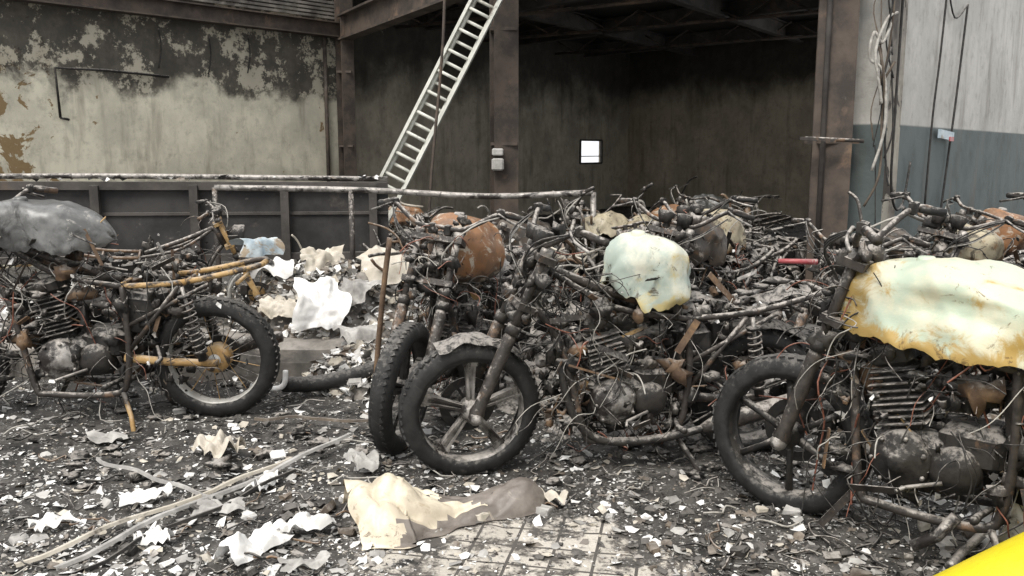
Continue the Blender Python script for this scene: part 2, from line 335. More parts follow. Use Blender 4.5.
def motorcycle(front,head,scale=1.,lean=-8,steer=0,tk='tank_dark',kind='alloy',rim='alu',rimr=None,detail=2,seed=1,z=0,
               ragged=False,mud=True,lamp=True,framek='frame',forkk='frame',wb=1.3,tankp={},seat=True,clutter=1.0,bars=True,enginek='char',rake=24,rfender=True,disc=-1,gauges=True,railk=None,exhaust=True,tyrek='tyre',mirror=False,pitch=0):
    st=R.getstate(); R.seed(seed)
    h=math.radians(head); dv=V((math.cos(h),math.sin(h),0)); railk=railk or framek
    E=bpy.data.objects.new('motorcycle',None); scene.collection.objects.link(E)
    f=V((front[0],front[1],z)); E.location=f-dv*wb*scale
    E.rotation_euler=(Matrix.Rotation(h,4,'Z')@Matrix.Rotation(math.radians(pitch),4,'Y')@Matrix.Rotation(math.radians(lean),4,'X')).to_euler()
    E.scale=(scale,)*3
    lo=detail<2; rk=math.radians(rake); ax=V((-math.sin(rk),0,math.cos(rk))); A=V((wb,0,.305))
    S=Matrix.Translation(A)@Matrix.Rotation(math.radians(steer),4,ax)@Matrix.Translation(-A)
    mb=MB(); mb.X=S; wheel(mb,A,kind,rim,lo=lo,disc=disc,tyrek=tyrek); mb.obj('front_wheel',E)
    mb=MB(); wheel(mb,(0,0,.305),kind,rimr or rim,lo=lo,disc=0,w=.056,tyrek=tyrek)
    mb.lathe([(.03,-.075),(.095,-.075),(.098,-.07),(.095,-.065),(.03,-.065)],(0,0,.305),(0,1,0),'char',32,smooth=False); mb.obj('rear_wheel',E)
    mb=MB(); mb.X=S
    for y in(-.095,.095):
        b=A+V((0,y,0)); T=b+ax*.74
        mb.tube([b-ax*.03,b+ax*.02,b+ax*.05,b+ax*.36,b+ax*.38],[.02,.034,.026,.028,.023],forkk,12)
        mb.tube([b+ax*.38,T],.0185,forkk,10)
        mb.tube([b+ax*.38,b+ax*.42],.030,'char',10)
        mb.tube([b+V((0,-y*.6,0)),b],.012,'alu',8)
        mb.lathe([(0,.05),(.012,.05),(.022,.035),(.03,.02),(.03,-.0)],b,(0,y,0),'alu',10)
        mb.lathe([(0,.02),(.024,.016),(.026,0),(.024,-.02)],T,ax,'alu',12)
    for q in (.50,.71):
        c=A+ax*q; mb.bar(c+V((-.01,-.125,0)),c+V((-.01,.125,0)),.075,.028,forkk,up=ax)
    mb.tube([A+ax*.47+V((-.04,0,0)),A+ax*.74+V((-.04,0,0))],.03,framek,12)
    mb.cbox(A+V((-.11,-.075,.06)),(.06,.05,.10),'char')
    if mud:
        a0=math.radians(62)
        def fn(u,v):
            a=a0+math.radians(70)*u; yy=(v-.5)*.12; r=.325-.02*(abs(v-.5)*2)**2; r+=.02*noise.noise(V((u*5,v*3,seed)))
            return A+V((r*math.cos(a),yy,r*math.sin(a)))
        mb.surf(fn,18,7,'char')
    if lamp:
        c=A+ax*.58+V((.09,0,0))
        mb.lathe([(.0,-.07),(.04,-.065),(.075,-.03),(.088,.03),(.09,.05),(.082,.055),(.078,.04),(.07,-.01),(.02,-.03),(0,-.032)],c,(1,0,-.15),'char',20,jit=.02)
        for y in(-.1,.1): mb.bar(c+V((-.0,y*.9,0)),A+ax*.58+V((0,y,0)),.02,.03,'char')
    if gauges:
        for y in(-.05,.055):
            mb.lathe([(0,-.03),(.03,-.028),(.04,.0),(.042,.03),(.036,.034),(.034,.026),(0,.026)],A+ax*.80+V((.03,y,0)),(-.35,0,1),'char',16,jit=.015)
    if detail>1:
        for i in range(26): # melted plastic and cables lumped round the headstock
            mb.blob(A+ax*R.uniform(.45,.82)+V((R.uniform(-.06,.07),R.uniform(-.12,.12),0)),R.uniform(.012,.035),R.choice(['char','char','heap','frame']),.7,(1,1.2,1),6)
        wires(mb,((A.x-.36,A.x-.12),(-.12,.12),(.72,1.0)),26,ln=.22,zmax=1.08)
    mb.obj('front_fork',E)
    if bars:
        mb=MB(); mb.X=S; T=A+ax*.75
        ev=R.uniform(-.03,.03); dr=0 if detail>1 else R.uniform(-.10,.02)
        pts=[T+V(p) for p in((-.14,-.37,.09+ev+dr),(-.07,-.27,.11+ev+dr),(-.0,-.12,.03),(0,0,.025),(0,.12,.03),(-.07,.27,.11-ev+dr),(-.14,.37,.09-ev+dr))]
        mb.tube(pts,.0115,'frame',8,sm=5)
        for p,q in((pts[0],pts[1]),(pts[6],pts[5])):
            if detail<2 and R.random()<.5: continue
            d=(q-p).normalized(); mb.tube([p-d*.01,p+d*.10],[.016,.013],'frame' if R.random()<.6 else 'wireb',8)
            mb.cbox(p+d*.125,(.03,.035,.04),'char',jit=.005)
            mb.tube([p+d*.13+V((.03,0,0)),p+d*.06+V((.07,0,-.015)),p-d*.03+V((.085,0,-.03))],[.008,.006,.007],'alu',6,sm=3)
        for y in(-.04,.04): mb.cbox(T+V((0,y,.015)),(.04,.03,.05),'char')
        if mirror: mb.tube([pts[1],pts[1]+V((-.02,-.06,.1)),pts[1]+V((-.05,-.1,.17))],.005,'frame',6,sm=3)
        for i in range(4):
            y=R.choice([-1,1])
            mb.tube([T+V((-.05,y*.27,.10+dr)),T+V((.08,y*.18,.03+R.uniform(-.05,.03))),T+V((.08,y*.05,-.1)),T+V((-.03,y*.06,-.28)),T+V((-.2,y*.05,-.35))],.004,R.choice(['wireb','wireb','wirew']),5,sm=4)
        mb.obj('handlebar',E)
    mb=MB(); H=A+ax*.66+V((-.045,0,0)); H2=A+ax*.50+V((-.045,0,0))
    mb.tube([H2,H],.034,framek,12)
    mb.tube([H,V((.72,0,.80)),V((.42,0,.70))],.02,framek,8,sm=4)
    for y in(-1,1):
        mb.tube([H2,(min(.93,H2.x-.03),y*.05,.6),(.83,y*.11,.22),(.76,y*.12,.17),(.46,y*.12,.165),(.39,y*.12,.24),(.37,y*.12,.45),(.38,y*.11,.69)],.0155,framek,8,sm=4)
        mb.tube([H,(.7,y*.06,.74),(.38,y*.11,.69)],.0135,framek,8,sm=4)
        mb.tube([(.38,y*.11,.69),(.1,y*.12,.71),(-.2,y*.11,.77),(-.26,y*.05,.78)],.0135,railk,8,sm=4)
        mb.tube([(.37,y*.12,.38),(.12,y*.125,.69)],.011,framek,7)
        mb.tube([(-.02,y*.125,.7),(.37,y*.12,.5)],.010,framek,7)
        mb.tube([(.40,y*.10,.34),(.2,y*.095,.315),(0,y*.09,.305),(-.03,y*.09,.305)],[.022,.02,.018,.02],forkk,8)
        a=V((.03,y*.125,.33));b=V((.10,y*.135,.69)); d=(b-a)
        mb.tube([a,a+d*.45],.022,'char',8); mb.tube([a,b],.009,'alu',6)
        turns=9; hp=[]
        e1=d.normalized().orthogonal().normalized();e2=d.normalized().cross(e1)
        for i in range(turns*8+1):
            t=i/(turns*8); an=t*turns*2*math.pi
            hp.append(a+d*(.12+.72*t)+(e1*math.cos(an)+e2*math.sin(an))*.030)
        mb.tube(hp,.0055,'frame',5)
        mb.lathe([(0,0),(.033,0),(.033,.012),(.0,.012)],a+d*.1,d,'char',12); mb.lathe([(0,0),(.033,0),(.033,.012),(.0,.012)],a+d*.86,d,'char',12)
        mb.tube([(.42,y*.12,.24),(.44,y*.2,.24),(.44,y*.27,.25)],[.01,.012,.014],'char',7)
        mb.tube([(.24,y*.12,.4),(.2,y*.2,.36),(.2,y*.26,.36)],[.008,.01,.012],'char',7)
    mb.tube([(-.26,-.05,.78),(-.26,.05,.78)],.0135,railk,8)
    for x in(.38,.1,-.15): mb.tube([(x,-.11,.70),(x,.11,.70)],.01,railk,6)
    mb.tube([(.42,.12,.18),(.36,.2,.08),(.33,.26,-.0)],[.012,.011,.012],forkk,7)
    mb.tube([(.36,-.12,.18),(.27,-.13,.02),(.24,-.16,.015)],[.012,.012,.014],framek,7)
    if seat:
        def fs(u,v):
            x=.44-.66*u; y=(v-.5)*.22*(1-.25*u); return V((x,y,.735+.05*u+.02*math.sin(u*9)-.03*(2*v-1)**2+.03*noise.noise(V((u*8,v*5,seed)))))
        mb.surf(fs,16,8,'char',keep=lambda u,v:noise.noise(V((u*6,v*4,seed+.5)))<.22)
        for i in range(6): mb.blob((.4-.1*i,R.uniform(-.07,.07),.75+.01*i),R.uniform(.02,.045),'char',.5,(1.5,1,.5),6)
    if rfender:
        def fr(u,v):
            a=math.radians(20)+math.radians(120)*u; r=.345-.03*(abs(2*v-1))**2; return V((r*math.cos(a),(v-.5)*.15,.305+r*math.sin(a)))
        mb.surf(fr,16,6,'char')
        mb.cbox((-.3,0,.68),(.05,.1,.07),'char',jit=.006); mb.tube([(-.25,-.14,.7),(-.25,.14,.7)],.007,'frame',6)
    for q in(.045,-.045): mb.bar((0,-.075,.305+q*1.6),(.48,-.085,.33+q),.012,.010,'char')
    mb.obj('frame',E)
    mb=MB(); ek=enginek
    mb.cbox((.63,0,.335),(.34,.20,.19),ek,ch=.2,jit=.006); mb.cbox((.50,0,.40),(.2,.19,.15),ek,ch=.2,jit=.006)
    for y in(-1,1):
        k2='alu' if (seed+y)%3==0 else ek
        mb.lathe([(0,.055),(.03,.055),(.034,.045),(.07,.042),(.078,.034),(.092,.03),(.1,.012),(.1,-.02)],(.70,y*.10,.335),(0,y,0),k2,24,jit=.008)
        mb.lathe([(0,.045),(.045,.045),(.06,.03),(.075,.02),(.078,-.02)],(.535,y*.10,.335),(0,y,0),ek,20,jit=.008)
        for i in range(7):
            a=i*.9; mb.lathe([(0,.012),(.007,.012),(.008,0)],(.70+.086*math.cos(a),y*.135,.335+.086*math.sin(a)),(0,y,0),'alu',6)
    ta=math.radians(14); cx=V((math.sin(ta),0,math.cos(ta))); rot=Matrix.Rotation(ta,3,'Y'); c0=V((.70,0,.42))
    mb.cbox(c0+cx*.11,(.11,.13,.24),ek,rot)
    for i in range(9):
        s_=1-.06*(i>6); mb.cbox(c0+cx*(.035+i*.022),(.165*s_,.205*s_,.007),ek if i%3 else 'frame',rot@Matrix.Rotation(R.gauss(0,.02),3,'X'),ch=.4)
    mb.cbox(c0+cx*.26,(.14,.16,.075),ek,rot,ch=.25,jit=.005)
    for y in(-1,1):
        mb.lathe([(0,.02),(.022,.018),(.026,.01),(.026,-.02)],c0+cx*.27+V((0,y*.08,0)),(0,y,0),'frame',12)
        mb.lathe([(0,.02),(.022,.018),(.026,.01),(.026,-.02)],c0+cx*.28+V((.06,0,.0)),(.7,0,.7),'frame',12)
    mb.lathe([(.02,-.08),(.026,-.06),(.02,-.05),(.034,-.03),(.034,.02),(.024,.04),(.03,.09),(.04,.1)],(.56,0,.6),(-1,0,.1),'alu',14)
    mb.lathe([(0,.06),(.026,.055),(.03,.02),(.028,-.05),(.02,-.07),(0,-.07)],(.56,.0,.58),(0,0,-1),'char',12)
    mb.cbox((.33,0,.55),(.17,.19,.2),'char',ch=.15,jit=.014); mb.cbox((.2,0,.6),(.1,.13,.12),'char',jit=.012)
    mb.tube([(.52,-.16,.33),(.46,-.19,.38),(.44,-.24,.44)],.008,'alu',6,sm=3); mb.tube([(.56,.15,.30),(.66,.17,.27),(.68,.22,.27)],.007,'alu',6)
    mb.obj('engine',E)
    if exhaust:
        mb=MB(); side=1 if seed%2 else -1
        for y in((side*.04,) if seed%3 else (-.05,.05)):
            s2=1 if y>0 else -1
            mb.tube([(.80,y,.62),(.88,y*1.2,.58),(.92,y*1.8,.45),(.86,s2*.11,.26),(.74,s2*.13,.17),(.5,s2*.15,.17),(.3,s2*.18,.22)],.017,'char',10,sm=5)
            mb.tube([(.32,s2*.18,.215),(.26,s2*.18,.23),(-.2,s2*.19,.34),(-.28,s2*.19,.355)],[.02,.038,.04,.028],'frame',12)
        mb.obj('exhaust',E)
    if tk:
        mb=MB(); tank(mb,tk,ragged=ragged,**tankp); mb.obj('fuel_tank',E)
    mb=MB(); nw=int((100 if detail>1 else 12)*clutter)
    wires(mb,((.15,.95),(-.13,.13),(.25,.8)),nw)
    wires(mb,((.8,1.0),(-.13,.13),(.55,.98)),nw//3,ln=.25)
    wires(mb,((.3,.9),(-.17,.17),(.1,.5)),nw//4,ln=.2)
    if detail>1: wires(mb,((.4,.9),(-.16,.16),(.3,.75)),8,rr=(.0025,.004),ks=('wirec','wirew'),ln=.5)
    nb=int((120 if detail>1 else 30)*clutter)
    for i in range(nb):
        p=(R.uniform(.12,.98),R.uniform(-.13,.13),R.uniform(.2,.8)); mb.blob(p,R.uniform(.012,.04),R.choice(['char','char','char','frame','heap','heap','rust']),.7,(R.uniform(.5,1.6),R.uniform(.5,1.2),R.uniform(.4,1.3)),6)
    for i in range(int((45 if detail>1 else 12)*clutter)):
        p=V((R.uniform(.1,.98),R.uniform(-.15,.15),R.uniform(.2,.9))); q=p+V((R.gauss(0,.08),R.gauss(0,.04),R.gauss(0,.08)))
        mb.bar(p,q,R.uniform(.008,.03),R.uniform(.002,.006),R.choice(['frame','char','alu','rust','char','ochre' if i%3==0 else 'rust']),up=(R.gauss(0,1),R.gauss(0,1),1))
    for i in range(int((300 if detail>1 else 50)*clutter)):
        mb.flake((R.uniform(-.2,1.0),R.uniform(-.15,.15),R.uniform(.15,.85)),R.uniform(.006,.026),R.choice(['lgrey','dark','dark','brown','heap','white']),.9)
    mb.obj('burnt_wiring',E)
    R.setstate(st); return E

motorcycle((-.19,3.80),193,1.04,-5,2,tk='tank_white',kind='alloy',rim='alu',detail=2,seed=11,ragged=True,tankp=dict(x0=.36,L=.36,w=.17,zc=.845,h=.165,dent=.022,sq=.5,rag=.8),clutter=1.5,lamp=False,forkk='frame',rake=22.5)
motorcycle((1.11,3.40),141,1.07,-2,0,tk='tank_cream',kind='star',rim='char',detail=2,seed=12,ragged=True,wb=1.12,tankp=dict(x0=.22,L=.75,w=.20,zc=.79,h=.175,dent=.018,sq=.5,rag=.55,recess=True),clutter=1.4,lamp=False,mud=False,rake=19,gauges=False,exhaust=False)
motorcycle((-3.02,4.62),183,1.10,-4,0,tk='tank_grey',kind='wire',rim='alub',detail=2,seed=14,framek='frame',forkk='ochre',railk='ochre',tankp=dict(x0=.44,L=.66,w=.16,zc=.92,h=.135,dent=.014,rag=.5),clutter=1.2,seat=False,rfender=False,ragged=True)
motorcycle((-.54,4.12),249,1.05,-4,6,tk='tank_rust',kind='alloy',rim='char',detail=2,seed=17,mud=False,lamp=False,tankp=dict(w=.18,L=.50,h=.175,dent=.02),gauges=False)
motorcycle((.62,4.75),232,1.03,-6,10,tk='tank_dark',kind='alloy',rim='alu',detail=2,seed=21,clutter=1.2,lamp=False,ragged=True,tankp=dict(dent=.03))
motorcycle((.95,5.2),228,1.03,4,-10,tk='tank_tan',kind='alloy',rim='alu',detail=2,seed=23,lamp=False,ragged=True,tankp=dict(dent=.025))
motorcycle((1.45,4.45),222,.94,-6,10,tk=None,kind='star',rim='frame',detail=2,seed=25,clutter=1.4,lamp=False,mud=False)
motorcycle((2.05,4.75),215,1.03,-6,10,tk='tank_tan',kind='star',rim='frame',detail=2,seed=27,tankp=dict(h=.10,dent=.03),lamp=False)
motorcycle((2.75,4.7),220,1.03,-6,10,tk='tank_dark',kind='alloy',rim='frame',detail=2,seed=28,ragged=True,tankp=dict(dent=.03))
motorcycle((-1.75,6.0),20,.78,8,0,tk=None,kind='wire',rim='alub',detail=1,seed=33,z=.24,clutter=.7,forkk='ochre',railk='rust',seat=False,tyrek=None)
R.seed(99)
bg=[(-.35,6.1,240),(.35,6.4,220),(1.2,6.3,250),(1.9,6.0,235),(2.8,6.1,210),(-.9,7.3,200),(.1,7.7,250),(1.0,7.6,215),(2.0,7.4,240),(3.2,7.1,225),
    (.5,9.0,240),(1.5,9.1,210),(2.5,8.9,250),(-1.6,9.2,180),(-2.6,9.8,200),(3.6,5.3,215),(2.2,10.6,230),(4.6,7.0,215)]
for i,(x,y,a) in enumerate(bg):
    tl=R.uniform(-28,28); far=y>7
    motorcycle((x,y),a+R.uniform(-30,30),(.90 if far else .97)+R.uniform(-.08,.05),tl,R.uniform(-40,40),tk=R.choice(['tank_dark',None,None,'tank_grey','tank_tan','tank_rust']),
      kind=R.choice(['alloy','wire']),rim=R.choice(['frame','alu','rust','alub']),detail=1,seed=50+i,mud=R.random()<.4,seat=R.random()<.4,lamp=R.random()<.2,clutter=.9,
      framek=R.choice(['frame','rust','rust','alu','beige']),z=gh(x,y)*.5,ragged=R.random()<.6,tankp=dict(dent=.03),gauges=R.random()<.4,tyrek=R.choice(['tyre',None]),rake=R.choice([18,24,28]),bars=R.random()<.7)
# ------------------------------------------------------------------ floor
mb=MB(); ys=[-3,0,1.5]; y=2.3
while y<8: ys.append(y); y*=1.0085
while y<24: ys.append(y); y*=1.05
ys.append(24)
nx=330; vs=[]
for y in ys:
    for i in range(nx+1):
        t=i/nx*2-1; x=9*math.copysign(abs(t)**1.5,t); vs.append((x,y,gh(x,y) if y>2 else 0.0))
W=nx+1
mb.add(vs,[(j*W+i,j*W+i+1,(j+1)*W+i+1,(j+1)*W+i) for j in range(len(ys)-1) for i in range(nx)],'floor',True)
mb.obj('floor')
# ------------------------------------------------------------------ room shell
def wall(name,p0,p1,z0,z1,th,k,side=1,hole=None):
    mb=MB(); a=V((p0[0],p0[1],0));b=V((p1[0],p1[1],0)); d=(b-a); L=d.length; d.normalize(); n=V((-d.y,d.x,0))*th*side
    def seg(s0,s1,za,zb):
        q=[a+d*s0,a+d*s1,a+d*s1+n,a+d*s0+n]; vs=[(p.x,p.y,za) for p in q]+[(p.x,p.y,zb) for p in q]
        mb.add(vs,[(0,1,5,4),(1,2,6,5),(2,3,7,6),(3,0,4,7),(4,5,6,7),(3,2,1,0)],k)
    if hole:
        h0,h1,za,zb=hole; seg(0,h0,z0,z1);seg(h1,L,z0,z1);seg(h0,h1,z0,za);seg(h0,h1,zb,z1)
    else: seg(0,L,z0,z1)
    return mb.obj(name)
A_=(-7.4,8.55);B_=(-2.60,14.0);C_=(2.85,22.0);D_=(6.8,16.5)
wall('wall_left',A_,B_,0,4.6,.25,'wall_l')
d=(V(C_)-V(B_)); Lb=d.length; h0,h1=Lb*.755,Lb*.858
wall('wall_back',B_,C_,0,4.6,.07,'wall_in',hole=(h0,h1,1.14,1.66))
wall('wall_right_inner',C_,D_,0,4.6,.25,'wall_in2')
wall('wall_right',(2.62,6.3),(6.6,11.2),0,5.2,.3,'wall_r')
wall('wall_pier',(2.32,6.55),(2.62,6.3),0,5.2,.3,'pier')
mb=MB(); dd=V((d.x,d.y,0)).normalized(); a=V((B_[0],B_[1],0))+dd*h0; b=V((B_[0],B_[1],0))+dd*h1
for z in(1.14,1.66): mb.bar(a+V((0,0,z)),b+V((0,0,z)),.05,.04,'girder')
mb.bar(a+V((0,0,1.30)),b+V((0,0,1.30)),.03,.02,'girder')
for p in(a,b): mb.bar(p+V((0,0,1.14)),p+V((0,0,1.66)),.05,.05,'girder')
mb.obj('window_1')
mb=MB()
poly=[(-2.6,14.0),(2.95,22.2),(7.2,16.4),(7.0,11.2),(2.45,6.5),(-.1,9.0)]
vs=[(x,y,3.75) for x,y in poly]+[(x,y,3.95) for x,y in poly]; n=len(poly)
mb.add(vs,[tuple(range(n)),tuple(range(2*n-1,n-1,-1))]+[(i,(i+1)%n,n+(i+1)%n,n+i) for i in range(n)],'soot'); mb.obj('ceiling')
def ibeam(mb,a,b,w,h,k,up=(0,0,1)):
    a=V(a);b=V(b);x=(b-a).normalized();y=V(up).cross(x).normalized();z=x.cross(y)
    mb.bar(a,b,w*.12,h,k,up)
    for s in(-1,1): mb.bar(a+z*s*h*.5,b+z*s*h*.5,w,h*.09,k,up)
mb=MB()
for (p,q) in [((-1.5,15.8),(3.8,9.0)),((0.1,18.0),(6.2,11.4)),((1.6,20.2),(6.8,15)),((-.2,9.2),(5.5,17.5)),((1.3,8),(6.7,14.5)),((-1.4,11.8),(4.0,20))]:
    ibeam(mb,(p[0],p[1],3.6),(q[0],q[1],3.6),.14,.24,'girder')
for (p,q) in [((-1.9,15.),(5.2,10.0)),((-.7,16.9),(5.8,12.4)),((.9,19.),(6.6,15.2))]:
    mb.tube([(p[0],p[1],3.42),(q[0],q[1],3.42)],.03,'girderb',6)
    for i in range(14):
        t=i/14; t2=(i+1)/14; za,zb=(3.42,3.7) if i%2 else (3.7,3.42)
        mb.tube([(p[0]+(q[0]-p[0])*t,p[1]+(q[1]-p[1])*t,za),(p[0]+(q[0]-p[0])*t2,p[1]+(q[1]-p[1])*t2,zb)],.018,'girderb',5)
mb.obj('roof_truss')
def column(x,y,z1,w,k='girderb',ang=0):
    mb=MB(); ca,sa=math.cos(ang),math.sin(ang)
    ibeam(mb,(x,y,0),(x,y,z1),w,w,k,up=(-sa,ca,0))
    mb.bar((x,y,0),(x,y,.03),w*1.6,w*1.6,k,up=(0,1,0))
    for z in(1.5,2.6): mb.box((x,y,z),(w*1.1,w*1.15,.03),k)
    return mb
mb=column(-.08,9.0,3.73,.24,ang=.2); mb.cbox((-.14,8.80,1.42),(.11,.10,.07),'lgrey'); mb.cbox((-.14,8.80,1.30),(.12,.10,.12),'lgrey'); mb.obj('steel_column')
column(-2.52,13.75,3.7,.2,ang=.6).obj('steel_column')
mb=column(2.28,6.42,5.0,.26,ang=-.3)
mb.tube([(2.17,6.28,.2),(2.17,6.28,4.8)],.02,'girder',6); mb.obj('steel_column')
mb=MB(); ibeam(mb,(-2.55,13.8,3.25),(-.08,9.05,3.25),.2,.34,'girderb'); mb.obj('steel_beam')
mb=MB()
dl=(V((B_[0],B_[1],0))-V((A_[0],A_[1],0))).normalized(); nl=V((dl.y,-dl.x,0))
a=V((A_[0],A_[1],3.22))+nl*.12; b=V((B_[0],B_[1],3.22))+nl*.12
ibeam(mb,a,b,.2,.20,'girderb'); mb.obj('steel_beam')
mb=MB()
a2=V((A_[0],A_[1],0))+nl*.05; Ll=(V(B_)-V(A_)).length
for i in range(22):
    z=3.40+i*.055
    mb.bar(a2+dl*3.4+V((0,0,z)),a2+dl*(Ll-.15)+V((0,0,z)),.03,.035,'conc')
mb.bar(a2+dl*3.4+V((0,0,3.35)),a2+dl*3.4+V((0,0,4.7)),.08,.06,'girderb',up=(0,1,0))
mb.obj('roller_shutter')
mb=MB(); a3=V((A_[0],A_[1],0))+nl*.04
def wp(s,z): return a3+dl*s+V((0,0,z))
mb.tube([wp(3.0,1.82),wp(2.98,2.40),wp(3.6,2.41),wp(4.4,2.38)],.016,'char',6)
mb.tube([wp(3.0,1.82),wp(3.1,1.80)],.016,'char',6)
mb.tube([wp(6.9,0.3),wp(6.9,3.1)],.03,'girderb',6)
for s0,zz in((5.0,2.95),(5.6,3.0),(4.3,2.98)): mb.tube([wp(s0,zz),wp(s0+.02,zz-.25),wp(s0-.03,zz-.5)],.01,'char',5,sm=3)
mb.obj('wall_conduit')
mb=MB()
mb.bar((2.05,6.2,2.72),(2.62,6.10,2.80),.05,.05,'frame'); mb.bar((1.95,6.25,2.60),(2.2,6.2,2.75),.03,.03,'frame')
mb.tube([(2.02,6.2,1.52),(2.4,6.14,1.50)],.015,'frame',6); mb.bar((1.98,6.2,1.52),(2.22,6.18,1.50),.05,.02,'frame')
mb.tube([(2.05,6.2,2.66),(2.2,6.15,2.62),(2.45,6.12,2.74),(2.6,6.1,2.70)],.012,'wirew',6,sm=4)
mb.obj('wall_bracket')
mb=MB(); R.seed(5)
for i in range(16):
    x=2.44+R.uniform(0,.17); y=6.22-R.uniform(0,.08); z=R.uniform(1.9,3.6); pts=[V((x,y,z))]
    for j in range(5):
        pts.append(V((x+R.uniform(-.05,.06),y+R.uniform(-.05,.02),z-(j+1)*R.uniform(.12,.26))))
    mb.tube(pts,R.uniform(.004,.009),R.choice(['wirew','wireb','wireb','brown']),5,sm=4)
mb.tube([(2.55,6.15,2.3),(2.48,6.12,2.15),(2.42,6.12,2.22),(2.4,6.12,2.05),(2.5,6.12,1.95),(2.53,6.12,1.6),(2.46,6.12,1.3)],.010,'wirew',6,sm=5)
mb.tube([(2.58,6.15,2.35),(2.5,6.12,2.3),(2.43,6.1,2.1),(2.46,6.1,1.9),(2.5,6.12,1.75)],.010,'wirew',6,sm=5)
def rw(s,z,o=.03):
    dr=V((3.98,4.9,0)).normalized(); return V((2.62,6.3,0))+dr*s+V((dr.y,-dr.x,0))*o+V((0,0,z))
mb.tube([rw(.08,2.9),rw(.06,1.6),rw(.08,1.2),rw(.22,1.02),rw(.40,1.06),rw(.52,1.35)],.009,'wireb',6,sm=5)
mb.tube([rw(1.25,3.0),rw(1.15,2.2),rw(1.05,1.7),rw(1.0,1.0)],.008,'wireb',6,sm=5)
mb.tube([rw(1.2,2.75),rw(1.5,2.5),rw(1.9,2.65)],.007,'wireb',6,sm=5)
mb.tube([rw(1.9,2.65),rw(1.75,1.9),rw(1.6,1.3),rw(1.5,.9)],.009,'wireb',6,sm=5)
mb.obj('hanging_cables')
mb=MB(); mb.bar(rw(1.22,1.57,.045),rw(1.66,1.55,.045),.02,.07,'soft'); mb.bar(rw(1.50,1.53,.06),rw(1.62,1.53,.06),.01,.035,'red'); mb.obj('wall_sign')
# ------------------------------------------------------------------ ladder
mb=MB(); p0=V((-1.72,8.35,0.0));p1=V((.17,8.62,3.60)); d=(p1-p0);L=d.length;x=d.normalized(); s=V((.9,-.15,-.42)); s=(s-x*s.dot(x)).normalized()*.125
nrm_=x.cross(s).normalized()
for q in(-1,1):
    mb.bar(p0+s*q,p1+s*q,.055,.028,'ladder',up=s); mb.bar(p0+s*q*.78+nrm_*.05,p1+s*q*.78+nrm_*.05,.04,.022,'ladder',up=s)
n=int(L/.105)
for i in range(n):
    t=(i+.5)/n; c=p0+d*t+nrm_*(.05 if i%2 else 0); mb.tube([c-s,c+s],.017,'ladder',6)
mb.obj('ladder')
mb=MB(); mb.tube([(-.56,8.0,3.6),(-.60,7.98,2.4),(-.72,7.98,1.2),(-.8,8.0,0)],.013,'girderb',8,sm=3); mb.obj('steel_pole')
mb=MB(); mb.tube([(-.69,5.0,.95),(-.74,5.0,.6),(-.80,4.98,.02)],.016,'rust',8,sm=3); mb.obj('steel_post')
mb=MB(); mb.tube([(-2.4,7.2,1.14),(-1.2,7.2,1.12),(-.2,7.0,1.08),(.62,6.8,1.12)],.024,'alu',8,sm=4)
mb.tube([(.62,6.8,1.12),(.63,6.82,.6),(.6,6.8,0)],.022,'alu',8); mb.tube([(-1.3,7.2,1.12),(-1.3,7.2,0)],.022,'frame',8); mb.tube([(-2.4,7.2,1.14),(-2.4,7.2,0)],.022,'frame',8); mb.obj('pipe_railing')
mb=MB(); a=V((-5.6,7.4,0));b=V((-1.12,8.05,0)); u=(b-a).normalized(); nn=V((u.y,-u.x,0))
mb.bar(a+V((0,0,.83)),b+V((0,0,.83)),.02,.60,'sheet')
mb.bar(a+V((0,0,1.15)),b+V((0,0,1.12)),.12,.07,'girder'); mb.bar(a+V((0,0,.90)),b+V((0,0,.88)),.06,.025,'girder'); mb.bar(a+V((0,0,.50)),b+V((0,0,.50)),.10,.06,'girder')
for t in(.03,.22,.45,.63,.80,.97):
    c=a+u*(b-a).length*t+nn*.04; mb.bar(c+V((0,0,.0)),c+V((0,0,1.14)),.09,.07,'girder',up=u)
mb.tube([a+V((.5,0,1.21)),a+u*2+V((0,0,1.22)),b+V((0,0,1.18))],.024,'alu',7,sm=5)
R.seed(3)
for i in range(60):
    t=R.random(); mb.flake(a+(b-a)*t+V((0,-.02,1.2)),R.uniform(.02,.07),R.choice(['lgrey','white','dark','brown']),.4)
mb.obj('steel_truck_side')
mb=MB(); vs=[];N=60
for i in range(N+1):
    x=-7+i/N*6.0; j=.03*noise.noise(V((x*3,0,0))); e=.02*noise.noise(V((x*6,4,0)))
    for (yy,zz) in((5.35,0),(5.34+j,.14),(5.36+j,.22+e),(5.42+j,.255+e),(6.2,.27),(7.1,.25)): vs.append((x,yy,zz))
mb.add(vs,[(i*6+j,(i+1)*6+j,(i+1)*6+j+1,i*6+j+1) for i in range(N) for j in range(5)],'conc')
mb.add([vs[N*6+j] for j in range(6)]+[(vs[N*6+5][0],7.1,0)],[(0,6,5,4,3,2,1)],'conc'); mb.obj('concrete_ledge')
